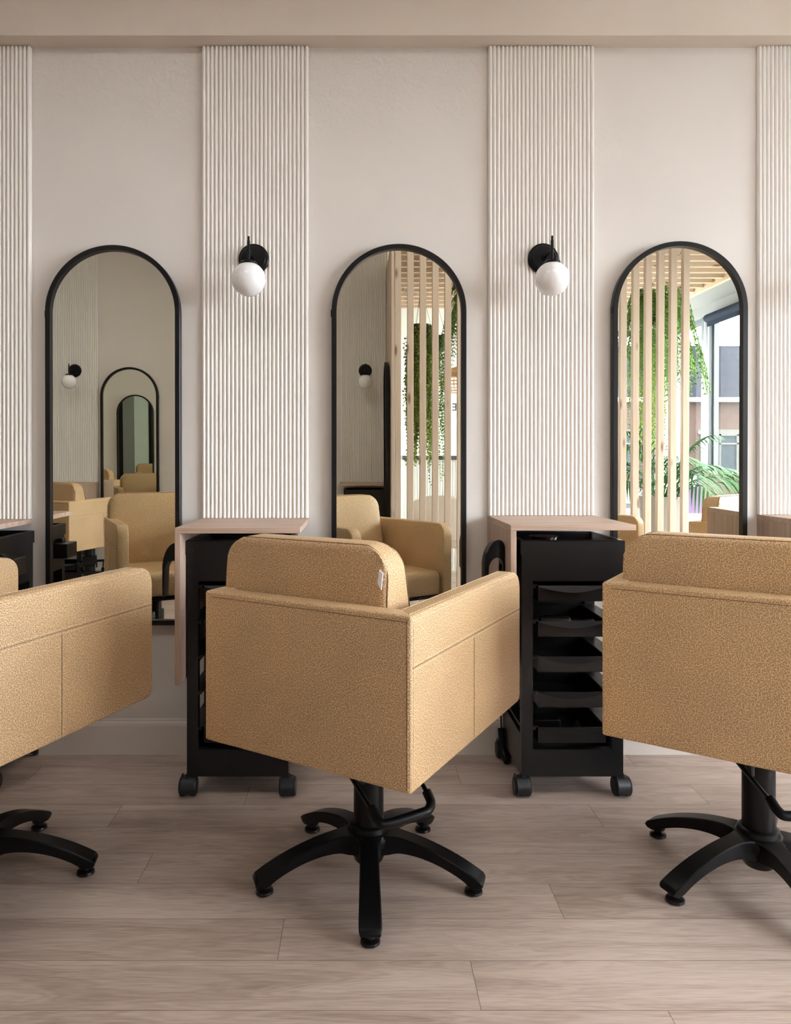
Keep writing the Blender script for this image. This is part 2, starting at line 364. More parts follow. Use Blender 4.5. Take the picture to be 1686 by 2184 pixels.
# fill light panels added over the aisle to brighten the dim near side
M_['led'] = bpy.data.materials.new('led_diffuser'); M_['led'].use_nodes = True
_b = M_['led'].node_tree.nodes['Principled BSDF']; _b.inputs['Emission Color'].default_value = (1, .96, .92, 1); _b.inputs['Emission Strength'].default_value = FILL
def fill_panel(label, x, y):
    t = thing('ceiling_light', label, 'ceiling light', (x, y, ZC), 0, 'square light panels in the ceiling')
    b = NB(); r_ = .31
    for q in ((-r_, r_, -r_, -r_+.02), (-r_, r_, r_-.02, r_), (-r_, -r_+.02, -r_+.02, r_-.02), (r_-.02, r_, -r_+.02, r_-.02)): box(b, q[0], q[1], q[2], q[3], -.018, 0)
    obj('frame', b, 'white', t)
    b = NB(); box(b, -.29, .29, -.29, .29, -.012, -.004); obj('diffuser', b, 'led', t)
for i, x in enumerate((-3.9, -2.3, -.7, .9)):
    fill_panel(('square ceiling light panel at the far left end of the aisle', 'square ceiling light panel second from the left end', 'square ceiling light panel third from the left end', 'square ceiling light panel nearest the timber slats')[i], x, -1.75)

# ------------------------------------------------------------ fluted panels, shelves, sconces, mirrors
def fluted(width, z0, z1, name='fluted_panel', n=26, kind=None):
    b = NB(); p = width/n; r = p*0.455
    pts = [(-width/2, 0), (-width/2, -.008)]
    for i in range(n):
        cx = -width/2 + p*(i+.5)
        for a in range(0, 9):
            t = PI - PI*a/8
            pts.append((cx + r*math.cos(t)*1.0, -.008 - r*1.25*math.sin(t)))
    pts += [(width/2, -.008), (width/2, 0)]
    prism(b, pts, 'z', z0, z1)
    return b
def panel(x0, x1, zb, label, opp=False, zt=2.672):
    o = obj('fluted_panel', fluted(x1-x0, zb, zt), 'flute', None, 50)
    o.location = ((x0+x1)/2, YO+.002 if opp else -.002, 0); o.rotation_euler = (0, 0, PI if opp else 0)
    tag(o, label, 'wall panel', 'ivory fluted wall panels'); return o
SP = [(-1.640, -1.2375, .889), (-.592, -.190, .893), (.488, .8875, .9025), (1.5045, 1.907, .906)]
panel(*SP[0][:2], .889+.001, 'ivory fluted wall panel cut by the left edge of the photo')
panel(*SP[1][:2], .893+.001, 'ivory fluted wall panel between the left and middle arched mirrors')
panel(*SP[2][:2], .9025+.001, 'ivory fluted wall panel between the middle and right arched mirrors')
panel(*SP[3][:2], .906+.001, 'ivory fluted wall panel cut by the right edge of the photo')
panel(-2.732, -2.325, .896, 'ivory fluted wall panel second beyond the left edge, seen only in nested reflections')
panel(-2.68, -2.28, .896, 'fluted wall panel reflected inside the left mirror, beside the reflected mirror', True, 3.05)
panel(-.157, .236, .896, 'fluted wall panel reflected in the middle mirror, left of the timber slats', True, 3.05)

def make_shelf(label, loc, rz=0):
    t = thing('wall_shelf', label, 'shelf', loc, rz, 'oak wall shelves with one side panel')
    # origin at back-left corner on the wall, z at shelf top ; extends +x .403, -y .426
    b = NB(); box(b, 0, .402, -.426, 0, -.018, 0, .0008, 1); obj('shelf_board', b, 'shelf', t)
    b = NB(); box(b, 0, .0185, -.426, -.0, -.505, -.018, .0008, 1); obj('side_panel', b, 'shelf_v', t)
    return t
sh = make_shelf('oak shelf with side panel, below the fluted panel left of the middle mirror', (-.590, 0, .893))
dup(sh, (-1.642, 0, .889), 0, 'oak shelf end at the left edge of the photo')
dup(sh, (.486, 0, .9025), 0, 'oak shelf with side panel, between the middle and right mirrors')
dup(sh, (1.507, 0, .906), 0, 'oak shelf with side panel cut by the right edge of the photo')
dup(sh, (-2.28, YO, .896), PI, 'oak shelf end reflected in the left mirror, under the reflected fluted panel')
dup(sh, (.238, YO, .896), PI, 'oak shelf reflected in the middle mirror above a black trolley')

def make_sconce(label, loc, rz=0):
    t = thing('wall_sconce', label, 'wall lamp', loc, rz, 'black wall lamps with opal globes')
    b = NB(); lathe(b, [(.052, 0), (.057, -.003), (.057, -.012), (.053, -.016), (.049, -.017), (.047, -.021), (.044, -.024), (.006, -.026)], (0, 0, 0), 48, 'y'); obj('backplate', b, 'blk_matte', t, 35)
    b = NB(); tube(b, [(0, -.024, -.002), (0, -.137, -.002)], .0058, 16); lathe(b, [(.009, 0), (.011, -.006), (.008, -.012)], (0, -.024, -.002), 20, 'y'); obj('arm', b, 'blk_matte', t, 35)
    b = NB(); tube(b, [(0, -.137, -.055), (0, -.137, .030)], .0052, 16); tube(b, [(0, -.137, .030), (0, -.137, .046)], .0038, 16); obj('stem', b, 'blk_matte', t, 35)
    b = NB(); lathe(b, [(.006, .004), (.026, .002), (.030, -.003), (.030, -.019), (.028, -.021)], (0, -.137, -.046), 36); obj('cap', b, 'blk_matte', t, 35)
    b = NB(); sphere(b, (0, -.137, -.108), .061, 48, 28); obj('globe_shade', b, 'opal', t, 60)
    return t
s1 = make_sconce('black globe wall lamp between the left and middle mirrors', (-.395, -.014, 1.867))
dup(s1, (.692, -.014, 1.869), 0, 'black globe wall lamp between the middle and right mirrors')
dup(s1, (1.725, -.014, 1.87), 0, 'black globe wall lamp whose edge shows at the right edge of the photo')
dup(s1, (-2.477, YO+.014, 1.867), PI, 'globe wall lamp reflected in the left mirror')
dup(s1, (.055, YO+.014, 1.867), PI, 'globe wall lamp reflected in the middle mirror')

def make_mirror(label, loc, rz=0, w=.505, h=1.425, tilt=.32, name='arched_mirror'):
    t = thing(name, label, 'mirror', loc, rz, 'arched black framed mirrors'); t.rotation_euler = (math.radians(tilt), 0, rz)
    R = w/2; fw = .0185; n = 40
    def outline(r, zb):
        return [(-r, zb), (r, zb)] + [(r*math.cos(PI*i/n), h-R + r*math.sin(PI*i/n)) for i in range(n+1)][0:]
    def dd(p):
        q = []
        for a in p:
            if not q or (abs(a[0]-q[-1][0]) + abs(a[1]-q[-1][1])) > 1e-6: q.append(a)
        return q
    O = dd(outline(R, 0)); I = dd(outline(R-fw, fw))
    m2 = min(len(O), len(I)); b = NB(); y0, y1 = -.030, -.001
    rows = []
    for (P_, y) in ((O, y1), (O, y0+.002), (None, 0), (I, y0), (I, y1)):
        if P_ is None: continue
        rows.append([b.verts.new((p[0], y, p[1])) for p in P_[:m2]])
    # small chamfer on outer front edge
    O2 = dd(outline(R-.002, .002)); rows.insert(2, [b.verts.new((p[0], y0, p[1])) for p in O2[:m2]])
    for a, c in zip(rows, rows[1:]+rows[:1]):
        for i in range(m2): b.faces.new((a[i], a[(i+1) % m2], c[(i+1) % m2], c[i]))
    obj('frame', b, 'frame', t, 30)
    b = NB(); prism(b, I, 'y', -.016, -.012); obj('mirror_glass', b, 'mirror', t)
    b = NB(); box(b, -R-.003, -R+.001, -.024, -.008, h-.27, h-.245); obj('hinge', b, 'frame', t)
    return t
mz = .492
m1 = make_mirror('arched black framed mirror at left, reflecting smaller arched mirrors', (-.922, -.001, mz))
dup(m1, (.150, -.001, mz+.004), 0, 'middle arched mirror, half filled by reflected timber slats')
dup(m1, (1.203, -.001, mz+.014), 0, 'right arched mirror, reflecting timber slats and the street window')
dup(m1, (-2.00, YO+.001, mz-.02), PI, 'small arched mirror reflected inside the left mirror')
dup(m1, (-3.06, -.001, mz), 0, 'smallest arched mirror nested inside the reflected mirror')
o = dup(m1, (.236, -2.98, mz-.06), -PI/2, 'arched mirror seen almost edge-on in the middle mirror, beside the timber slats')

# ------------------------------------------------------------ salon chair
R_ = math.radians
CW, CD, ZT, ZB = .561, .643, .7995, .4395
def recline(o):
    for v in o.data.vertices: v.co.z += .021*v.co.y
    return o
T = .052
def stitch_line(bm, p0, p1, nrm, L=.0062, gap=.0022, w=.0008):
    p0, p1, nrm = Vector(p0), Vector(p1), Vector(nrm).normalized(); d = p1-p0; ln = d.length; d.normalize(); s = d.cross(nrm)
    t = 0
    while t + L < ln:
        c0 = p0+d*t; c1 = p0+d*(t+L)
        vs = []
        for c in (c0, c1):
            for a in (-1, 1): vs.append(bm.verts.new(c + s*w*a*.6))
        top = [bm.verts.new((v.co + nrm*w)) for v in vs]
        mid = (c0+c1)/2
        for v in top: v.co = v.co*.8 + (mid+nrm*w)*.2
        for q in ((0, 1, 3, 2),): bm.faces.new([top[i] for i in q])
        for i, j in ((0, 1), (1, 3), (3, 2), (2, 0)): bm.faces.new((vs[i], vs[j], top[j], top[i]))
        t += L+gap
def groove(bm, p0, p1, nrm, w=.0013):
    p0, p1, nrm = Vector(p0), Vector(p1), Vector(nrm).normalized(); s = (p1-p0).normalized().cross(nrm)*w*.5; o = nrm*.0004
    a = [bm.verts.new(p) for p in (p0-s+o, p0+s+o, p1+s+o, p1-s+o)]
    c = [bm.verts.new(v.co - nrm*.0008) for v in a]
    bm.faces.new(a); bm.faces.new(c)
    for i in range(4): bm.faces.new((a[i], a[(i+1) % 4], c[(i+1) % 4], c[i]))
def make_chair(label, loc, yaw, star, off=(0, 0, 0), ctop=.928, co_=-.040):
    t = thing('salon_chair', label, 'chair', loc, yaw, 'tan leather salon chairs')
    hw, hd = CW/2, CD/2
    # U-shaped upholstered shell: built whole, bevelled, then cut at the mitres into back panel and two armrests
    prof = rrect(-hd, hd, ZB, ZT, 0, .022, .05, 0)
    def shell():
        b = NB(); n = len(prof)
        def ins(y): return y + T if y < -hd+1e-5 else y
        oR = [b.verts.new((hw, y, z)) for y, z in prof]; iR = [b.verts.new((hw-T, ins(y), z)) for y, z in prof]
        oL = [b.verts.new((-hw, y, z)) for y, z in prof]; iL = [b.verts.new((-hw+T, ins(y), z)) for y, z in prof]
        for q in (oR, iR, oL, iL): b.faces.new(q)
        for p, q in ((oR, iR), (oL, iL)):
            for i in range(n-1): b.faces.new((p[i], p[i+1], q[i+1], q[i]))
        for i, j in ((0, n-1),):
            b.faces.new((oR[i], oR[j], oL[j], oL[i])); b.faces.new((iR[i], iR[j], iL[j], iL[i]))
        for i in (0, n-1): b.faces.new((oR[i], iR[i], iL[i], oL[i]))
        bmesh.ops.recalc_face_normals(b, faces=b.faces)
        es = [e for e in b.edges if len(e.link_faces) == 2 and e.calc_face_angle() > R_(35)]
        bmesh.ops.bevel(b, geom=es, offset=.0065, segments=3, profile=.5, affect='EDGES')
        return b
    def cut(b, co, no):
        g = b.verts[:] + b.edges[:] + b.faces[:]
        r = bmesh.ops.bisect_plane(b, geom=g, plane_co=co, plane_no=no, clear_outer=True)
        ed = [e for e in r['geom_cut'] if isinstance(e, bmesh.types.BMEdge)]
        bmesh.ops.holes_fill(b, edges=ed)
    b = shell(); cut(b, (hw, -hd, 0), (1, 1, 0)); cut(b, (-hw, -hd, 0), (-1, 1, 0))
    bp = recline(obj('back_panel', b, 'leather', t, 40))
    b = NB(); groove(b, (-hw+.02, -hd, ZT-.013), (hw-.008, -hd, ZT-.013), (0, -1, 0)); groove(b, (hw-.009, -hd, ZB+.008), (hw-.009, -hd, ZT-.008), (0, -1, 0))
    recline(obj('seam', b, 'seam', bp))
    b = NB(); stitch_line(b, (hw-.006, -hd+.0003, ZB+.008), (hw-.006, -hd+.0003, ZT-.01), (0, -1, 0)); recline(obj('stitching', b, 'stitch', bp))
    for s in (-1, 1):
        b = shell(); cut(b, (0, 0, 0), (-s, 0, 0)); cut(b, (s*hw, -hd, 0), (-s, -1, 0))
        ar = recline(obj('armrest', b, 'leather', t, 40))
        X = s*(hw+.0003); nx = (s, 0, 0)
        L_ = [((X, -hd+.012, z), (X, hd-.004, z), nx) for z in (.6985, .6875)]
        L_ += [((X, y, ZB+.006), (X, y, .683), nx) for y in (-.0045, .0045)]
        L_ += [((X, -hd+.012, ZT-.011), (X, hd-.04, ZT-.011), nx), ((X-s*.010, -hd+.012, ZT+.0002), (X-s*.010, hd-.05, ZT+.0002), (0, 0, 1)),
               ((X-s*(T-.008), -hd+.045, ZT+.0002), (X-s*(T-.008), hd-.05, ZT+.0002), (0, 0, 1)), ((X, -hd+.0125, ZB+.006), (X, -hd+.0125, ZT-.012), nx)]
        for q in L_:
            b = NB(); stitch_line(b, *q); recline(obj('stitching', b, 'stitch', ar))
        b = NB(); groove(b, (X, -hd+.008, .693), (X, hd-.003, .693), nx); groove(b, (X, 0, ZB+.008), (X, 0, .685), nx); recline(obj('seam', b, 'seam', ar))
    # backrest cushion
    iw = .231; zt = ctop; z0 = .545
    out = rrect(-iw, iw, z0, zt, .012, .012, .075, .075, 10)
    yb = -hd+T+.005
    def yfront(z):
        pts = [(z0, .165), (.62, .155), (.80, .112), (zt, .070)]
        for (a, ya), (c, yc) in zip(pts, pts[1:]):
            if z <= c: return ya + (yc-ya)*(z-a)/(c-a)
        return pts[-1][1]
    # add intermediate side points so the wedge bends
    full = []
    for i, p in enumerate(out):
        q = out[(i+1) % len(out)]; full.append(p)
        if abs(q[0]-p[0]) < 1e-6 and abs(q[1]-p[1]) > .1:
            for k in (1, 2, 3, 4): full.append((p[0], p[1] + (q[1]-p[1])*k/5))
    def cf(co):
        co = co.copy()
        back = .010*max(0, (co.z-.80)/.13)
        if co.y > .5: co.y = yb + back + yfront(co.z)
        else: co.y = yb + back
        return co
    # loft with domed front/back caps
    b = NB()
    loops = []
    cz = (z0+zt)/2
    for f, d in ((.90, .000), (.965, .0), (.988, .004), (1.0, .012), (1.0, .5), (1.0, .88), (.985, .96), (.95, .992), (.80, 1.02), (.5, 1.05)):
        lp = []
        for (x, z) in full:
            ins = (1-f)*.3
            xx = max(-iw+ins, min(iw-ins, x)) if f > .9 else x*f
            zz = z if f > .9 else cz+(z-cz)*f
            if f > .9: zz = max(z0+ins, min(zt-ins, z))
            bk = yb + .010*max(0, (zz-.80)/.13); th = yfront(zz)
            y = bk + (d if d < .05 else th*d)
            lp.append(b.verts.new((xx, y, zz)))
        loops.append(lp)
    nn = len(full)
    for a, c in zip(loops, loops[1:]):
        for i in range(nn): b.faces.new((a[i], a[(i+1) % nn], c[(i+1) % nn], c[i]))
    b.faces.new(loops[0]); b.faces.new(loops[-1])
    for v in b.verts: v.co.x += co_
    cu = recline(obj('backrest_cushion', b, 'leather', t, 50))
    b = NB(); pth = []
    for (x, z) in full:
        if z < .79 and abs(x) < iw-.02: continue
        pth.append((x*.992 , yb+.010*max(0, (z-.80)/.13)+.006, min(z, zt-.003)))
    pth = [p for p in pth if p[2] > .79]
    tube(b, [(p[0]+co_, p[1], p[2]) for p in pth], .0016, 6); recline(obj('piping', b, 'seam', cu))
    b = NB(); pth = []
    for (x, z) in full:
        if z > .60: pth.append((x*.994, yb + .010*max(0, (z-.80)/.13) + yfront(z)*.93, min(z, zt-.002)))
    tube(b, [(p[0]+co_, p[1], p[2]) for p in pth], .0016, 6); recline(obj('front_piping', b, 'seam', cu))
    iw = hw-T-.006
    # seat
    prof = rrect(-hd+T+.002, hd-.012, .462, .575, .01, .02, .034, .01)
    b = NB(); prism(b, prof, 'x', -iw, iw, .014, 3); recline(obj('seat_cushion', b, 'leather', t, 50))
    b = NB(); box(b, -hw+T+.002, hw-T-.002, -hd+T+.002, hd-.03, ZB+.004, .461, .004); box(b, -.13, .13, -.12, .12, ZB-.03, ZB+.004, .004); recline(obj('seat_base', b, 'blk_matte', t))
    for ch in t.children: ch.location = off
    # base
    b = NB(); lathe(b, [(.040, .075), (.040, ZB-.026+off[2])], seg=40); obj('column', b, 'blk_matte', t, 35)
    r = bpy.data.objects.new('star_base', None)
    b = NB(); lathe(b, [(.034, .040), (.038, .044), (.050, .075), (.062, .098), (.064, .112), (.060, .122), (.052, .126), (.050, .138), (.044, .142), (.040, .142)], seg=48); hub = obj('hub', b, 'blk_matte', t, 35)
    for k in range(5):
        a = star + k*2*PI/5 - yaw
        b = NB(); st = [(.030, .122, .070, .040), (.058, .124, .074, .030), (.085, .122, .080, .0245), (.13, .113, .078, .0240), (.18, .097, .066, .0248), (.225, .078, .047, .0258), (.262, .058, .026, .0268), (.284, .044, .028, .0265), (.288, .038, .031, .0245)]
        def cr(i, k, t):
            p = [st[max(0, min(len(st)-1, j))][k] for j in (i-1, i, i+1, i+2)]
            return .5*(2*p[1] + (p[2]-p[0])*t + (2*p[0]-5*p[1]+4*p[2]-p[3])*t*t + (3*p[1]-p[0]-3*p[2]+p[3])*t**3)
        st = [tuple(cr(i, k, t/4) for k in range(4)) for i in range(len(st)-2) for t in range(4)] + st[-2:]
        rows = []
        for (rr, zt_, zb_, w_) in st:
            rr *= 1.07
            rows.append([b.verts.new((rr, -w_, zt_-.003)), b.verts.new((rr, -w_+.003, zt_)), b.verts.new((rr, w_-.003, zt_)), b.verts.new((rr, w_, zt_-.003)), b.verts.new((rr, w_*.86, zb_)), b.verts.new((rr, -w_*.86, zb_))])
        for p, q in zip(rows, rows[1:]):
            for i in range(6): b.faces.new((p[i], p[(i+1) % 6], q[(i+1) % 6], q[i]))
        b.faces.new(rows[0]); b.faces.new(rows[-1])
        lg = obj('leg', b, 'blk_matte', t, 30); lg.rotation_euler = (0, 0, a)
        b = NB(); lathe(b, [(.021, .045), (.020, .024), (.012, .022), (.011, .014), (.022, .010), (.0235, .004), (.019, .0005)], (.281, 0, 0), 28); obj('foot', b, 'blk', lg, 35)
    return t
def lever(t, a, dx=.007, dy=-.03, dz=0):
    """foot pump lever on the chair, angle a (world) of its grip direction"""
    yaw = t.rotation_euler[2]
    l = bpy.data.objects.new('pump_lever', None)
    b = NB()
    tube(b, [(-.112, -.055, .335), (.092, -.055, .335)], .009, 12); box(b, -.052, .052, -.068, .03, .31, .372, .006)
    box(b, -.055, -.045, -.06, -.03, .285, .33, .002)
    tube(b, smooth_path([(-.097, -.055, .333), (-.094, -.15, .305), (-.092, -.213, .288)], 4), .0055, 10)
    tube(b, smooth_path([(.078, -.055, .333), (.064, -.14, .318), (.054, -.212, .298)], 4), .0055, 10)
    lv = obj('pump_lever', b, 'blk', t, 40)
    g = smooth_path([(-.092, -.198, .296), (-.088, -.226, .278), (-.070, -.236, .271), (.018, -.236, .277), (.040, -.233, .280), (.054, -.220, .290), (.055, -.198, .306)], 6)
    b2 = NB(); tube(b2, g, .0115, 12)
    gr = obj('grip', b2, 'blk_matte', lv, 40)
    lv.rotation_euler = (0, 0, a - yaw); lv.location = (math.cos(-yaw)*dx - math.sin(-yaw)*dy, math.sin(-yaw)*dx + math.cos(-yaw)*dy, dz)
R_ = math.radians
ch2 = make_chair('middle tan leather salon chair, seen from behind in front of the middle mirror', (.026, -2.75+1.943, 0), R_(-32), R_(-90), (.0445, -.052, 0))
lever(ch2, R_(24))
ch3 = make_chair('right tan leather salon chair, cut by the right edge of the photo', (1.056, -2.75+1.918, 0), R_(-35), R_(-159.5), (.005, -.132, .028), .912, -.020)
lever(ch3, R_(2), 0, 0, .012)
ch1 = make_chair('left tan leather salon chair, cut by the left edge of the photo', (-1.010, -2.75+1.905, 0), R_(-24), R_(8), (.085, -.055, .012))
lever(ch1, R_(-70), 0, 0)
# white care tag only seen on the middle chair
cu = [c for c in ch2.children if c.name.startswith('backrest_cushion')][0]
b = NB(); prism(b, [(.170, .846), (.179, .834), (.183, .870), (.174, .876)], 'y', -CD/2+T+.0045, -CD/2+T+.007); tg = recline(obj('care_tag', b, 'tag', cu))
dup(ch2, (2.10, -.85, 0), R_(-38), 'tan salon chair reflected at the right edge of the right mirror')
dup(ch1, (-2.04, -.90, 0), R_(-25), 'tan salon chair left of the photo, seen only nested in the left mirror')
dup(ch1, (-2.04, -2.78, 0), R_(205.5), 'tan salon chair facing away in the left mirror, with sunlit armrest')
dup(ch1, (-3.1, -.92, 0), R_(-25), 'tan salon chair farthest left, tiny in the nested mirror reflections')

# ------------------------------------------------------------ trolley
def make_trolley(label, loc, rz=0):
    t = thing('salon_trolley', label, 'trolley', loc, rz, 'black salon trolleys')
    w, d = .335/2, .32/2; z0, z1 = .066, .800
    b = NB()
    # front frame (at -y) with opening
    def frame_xz(y0, y1, top):
        box(b, -w, w, y0, y1, top, z1); box(b, -w, w, y0, y1, z0, .1545)
        box(b, -w, -w+.037, y0, y1, .1545, top); box(b, w-.037, w, y0, y1, .1545, top)
    frame_xz(-d, -d+.028, .711); frame_xz(d-.028, d, .74); box(b, -w+.03, w-.03, d-.012, d-.006, .26, .75)
    for s in (-1, 1):
        xa, xb = sorted((s*w, s*(w-.008)))
        box(b, xa, xb, -d+.028, d-.028, .66, z1); box(b, xa, xb, -d+.028, d-.028, z0, .20)
    box(b, -w+.008, w-.008, -d+.028, d-.028, .10, .112)
    for kz in range(5):
        zt = .703 - .117*kz
        for s in (-1, 1):
            xa, xb = sorted((s*(w-.002), s*(w-.047))); box(b, xa, xb, -d+.004, d-.02, zt-.016, zt-.008)
    obj('frame', b, 'blk', t)
    # top tray
    b = NB(); W2, D2 = w+.004, d+.004
    outer = [(-W2, -D2), (W2, -D2), (W2, D2), (-W2, D2)]; e = .012; zt = .846
    def ring(pts, z): return [b.verts.new((x, y, z)) for x, y in pts]
    def sc4(k): return [(math.copysign(abs(x)-k, x), math.copysign(abs(y)-k, y)) for x, y in outer]
    rows = [ring(sc4(0), .800), ring(sc4(0), zt-.003), ring(sc4(.003), zt), ring(sc4(e), zt), ring(sc4(e+.003), zt-.008), ring(sc4(.040), .808)]
    for p, q in zip(rows, rows[1:]):
        for i in range(4): b.faces.new((p[i], p[(i+1) % 4], q[(i+1) % 4], q[i]))
    b.faces.new(rows[-1]); b.faces.new(rows[0])
    box(b, -w+.012, -w+.020, -D2-.0015, -D2+.001, .806, .816); box(b, w-.026, w-.018, -D2-.0015, -D2+.001, .806, .816)
    obj('top_tray', b, 'blk', t)
    for kz in range(5):
        zt = .703 - .117*kz; b = NB(); dw = .112
        y0 = -d+.006; y1 = d-.04; zb = zt-.06
        box(b, -dw, dw, y0, y0+.004, zb, zt-.010, .0012, 1); box(b, -dw, dw, y1-.003, y1, zb, zt-.008)
        for s in (-1, 1):
            xa, xb = sorted((s*dw, s*(dw-.003))); box(b, xa, xb, y0, y1, zb, zt-.008)
            xa, xb = sorted((s*(dw), s*(dw+.016))); box(b, xa, xb, y0, y1, zt-.008, zt-.005)
        box(b, -dw, dw, y0, y1, zb, zb+.003)
        dr = obj('drawer', b, 'blk', t)
        b = NB(); pts = [(-dw+.002, zt-.008)] + [(-dw+.002 + (2*dw-.004)*i/16, zt-.012 - .017*math.sin(PI*i/16)) for i in range(17)] + [(dw-.002, zt-.008)]
        def fn(co, y0=y0):
            co = co.copy()
            if co.y < y0-.001: co.y = y0 - .002 - .013*max(0, 1-(co.x/.112)**2)
            return co
        prism(b, pts, 'y', y0-.01, y0, 0, 2, fn); obj('handle', b, 'blk', dr, 40)
    # castors
    for sx in (-1, 1):
        for sy in (-1, 1):
            b = NB(); cx, cy = sx*(w-.003), sy*(d-.006)
            tube(b, [(cx, cy, .045), (cx, cy, .072)], .009, 14); lathe(b, [(.013, .062), (.013, .066)], (cx, cy, 0), 20)
            # hood
            q = arc(.004, .032, .0335, -35, 215, 20); pts = [(cy + u, v) for u, v in q]
            prism(b, pts, 'x', cx-.0215, cx+.0215, .005)
            ca = obj('castor', b, 'wheel', t, 40)
            b = NB()
            for s in (-1, 1):
                lathe(b, [(.008, s*.008), (.028, s*.009), (.0308, s*.012), (.0308, s*.024), (.027, s*.0275), (.008, s*.028)], (cx, cy+.004, .031), 32, 'x')
            obj('wheel', b, 'wheel', ca, 35)
    return t
ty = -2.75+2.39+.16+.004
tr1 = make_trolley('black salon trolley under the shelf left of the middle mirror, half behind a chair', (-.400, ty, 0))
dup(tr1, (.7045, ty, 0), 0, 'black salon trolley with five drawers, between the middle and right chairs')
tr0 = dup(tr1, (-1.40, ty+.03, 0), 0, 'black salon trolley corner at the left edge of the photo')
b = NB(); box(b, .172, .232, -.13, -.03, .715, .775, .004); box(b, .168, .19, -.12, -.09, .775, .79, .003); obj('side_box', b, 'blk', tr0)
dup(tr1, (.045, YO+.19, 0), PI, 'black salon trolley reflected in the middle mirror under a shelf')
dup(tr1, (-2.47, YO+.19, 0), PI, 'black salon trolley reflected at the bottom left of the left mirror')

def bowl(label, loc):
    b = NB(); lathe(b, [(.022, 0), (.034, .006), (.043, .022), (.047, .034), (.050, .035), (.046, .032), (.041, .021), (.032, .008), (.001, .005)], seg=36)
    lathe(b, [(.0225, -.0075), (.0225, .0005)], seg=36); o = obj('metal_bowl', b, 'chrome', None, 50); o.location = loc; tag(o, label, 'bowl', 'steel bowls in trolley trays')
bowl('shiny steel bowl in the trolley tray under the left shelf', (-.30, ty-.055, .8165))
bowl('shiny steel bowl in the trolley tray beside the right chair', (.632, ty-.07, .8165))
# hair brush and clips inside the drawers of the right trolley
t = thing('hairbrush', 'black round hairbrush in the second trolley drawer', 'hairbrush', (.70, ty-.09, .587-.052), 0)
b = NB(); lathe(b, [(.006, -.09), (.019, -.085), (.021, -.07), (.021, .0), (.018, .012), (.008, .02)], (0, 0, .028), 20, 'x'); obj('bristle_barrel', b, 'blk', t, 30)
b = NB(); lathe(b, [(.007, .02), (.009, .05), (.0075, .095), (.004, .1)], (0, 0, .028), 16, 'x'); obj('handle', b, 'blk', t, 40)
b = NB(); box(b, -.045, .045, -.012, .012, 0, .05, .004); o = obj('hair_clip_box', b, 'blk'); o.location = (.64, ty-.08, .235-.0555); tag(o, 'small dark clip box in the bottom trolley drawer', 'box')
b = NB(); prism(b, [(-.016, 0), (.016, 0), (.010, .03), (.0, .055), (-.008, .03)], 'y', -.004, .004, .001); o = obj('section_clip', b, 'blk'); o.location = (.735, ty-.10, .235-.0555); tag(o, 'pointed black hair clip standing in the bottom trolley drawer', 'hair clip')

# dryer holders on the side panels of the shelves
def holder(label, loc):
    t = thing('dryer_holder', label, 'holder', loc, 0, 'black dryer holders on shelf side panels')
    b = NB(); n = 14; rows = []
    # arched sheet: outer saddle, wide at top, legs running down
    def P_(cx, rx, top, base, k): return [(cx - rx*math.cos(PI*i/n) + k*math.sin(PI*i/n), base + (top-base)*math.sin(PI*i/n)**.8) for i in range(1, n)]
    out = [(-.064, -.18), (-.064, -.075)] + P_(-.032, .032, 0, -.075, .012) + [(0, -.060), (-.001, -.18)]
    inn = [(-.057, -.18), (-.055, -.10)] + P_(-.032, .024, -.058, -.10, .006) + [(-.008, -.085), (-.008, -.18)]
    A = [b.verts.new((x, -.035, z)) for x, z in out]; Bq = [b.verts.new((x, -.045, z)) for x, z in inn]
    A2 = [b.verts.new((x, .045, z-.01)) for x, z in out]; B2 = [b.verts.new((x, .02, z)) for x, z in inn]
    for p, q in ((A, Bq), (A2, B2), (A, A2), (Bq, B2)):
        for i in range(len(p)-1): b.faces.new((p[i], p[i+1], q[i+1], q[i]))
    for i in (0, -1): b.faces.new((A[i], Bq[i], B2[i], A2[i]))
    obj('hoop', b, 'blk_matte', t, 50)
    b = NB(); box(b, -.008, 0, -.03, .03, -.25, -.02, .002); obj('mounting_plate', b, 'blk_matte', t)
    return t
holder('black hoop dryer holder on the side panel of the shelf between middle and right mirrors', (.4855, -.30, .845))
holder('black hoop dryer holder on the side panel of the left shelf', (-.5905, -.30, .835))
# power cord hanging behind the trolley
b = NB(); tube(b, smooth_path([(.528, -.035, .62), (.530, -.04, .4), (.529, -.045, .2), (.530, -.05, .10)]), .003, 8)
cd = obj('power_cord', b, 'blk', None, 60); tag(cd, 'black power cord hanging to the floor behind the trolley beside the middle chair', 'cord')
b = NB(); tube(b, smooth_path([(.530, -.05, .115), (.531, -.06, .09), (.531, -.08, .045), (.535, -.10, .024), (.540, -.115, .0175)], 6), .014, 12)
obj('plug', b, 'blk_matte', cd, 50)

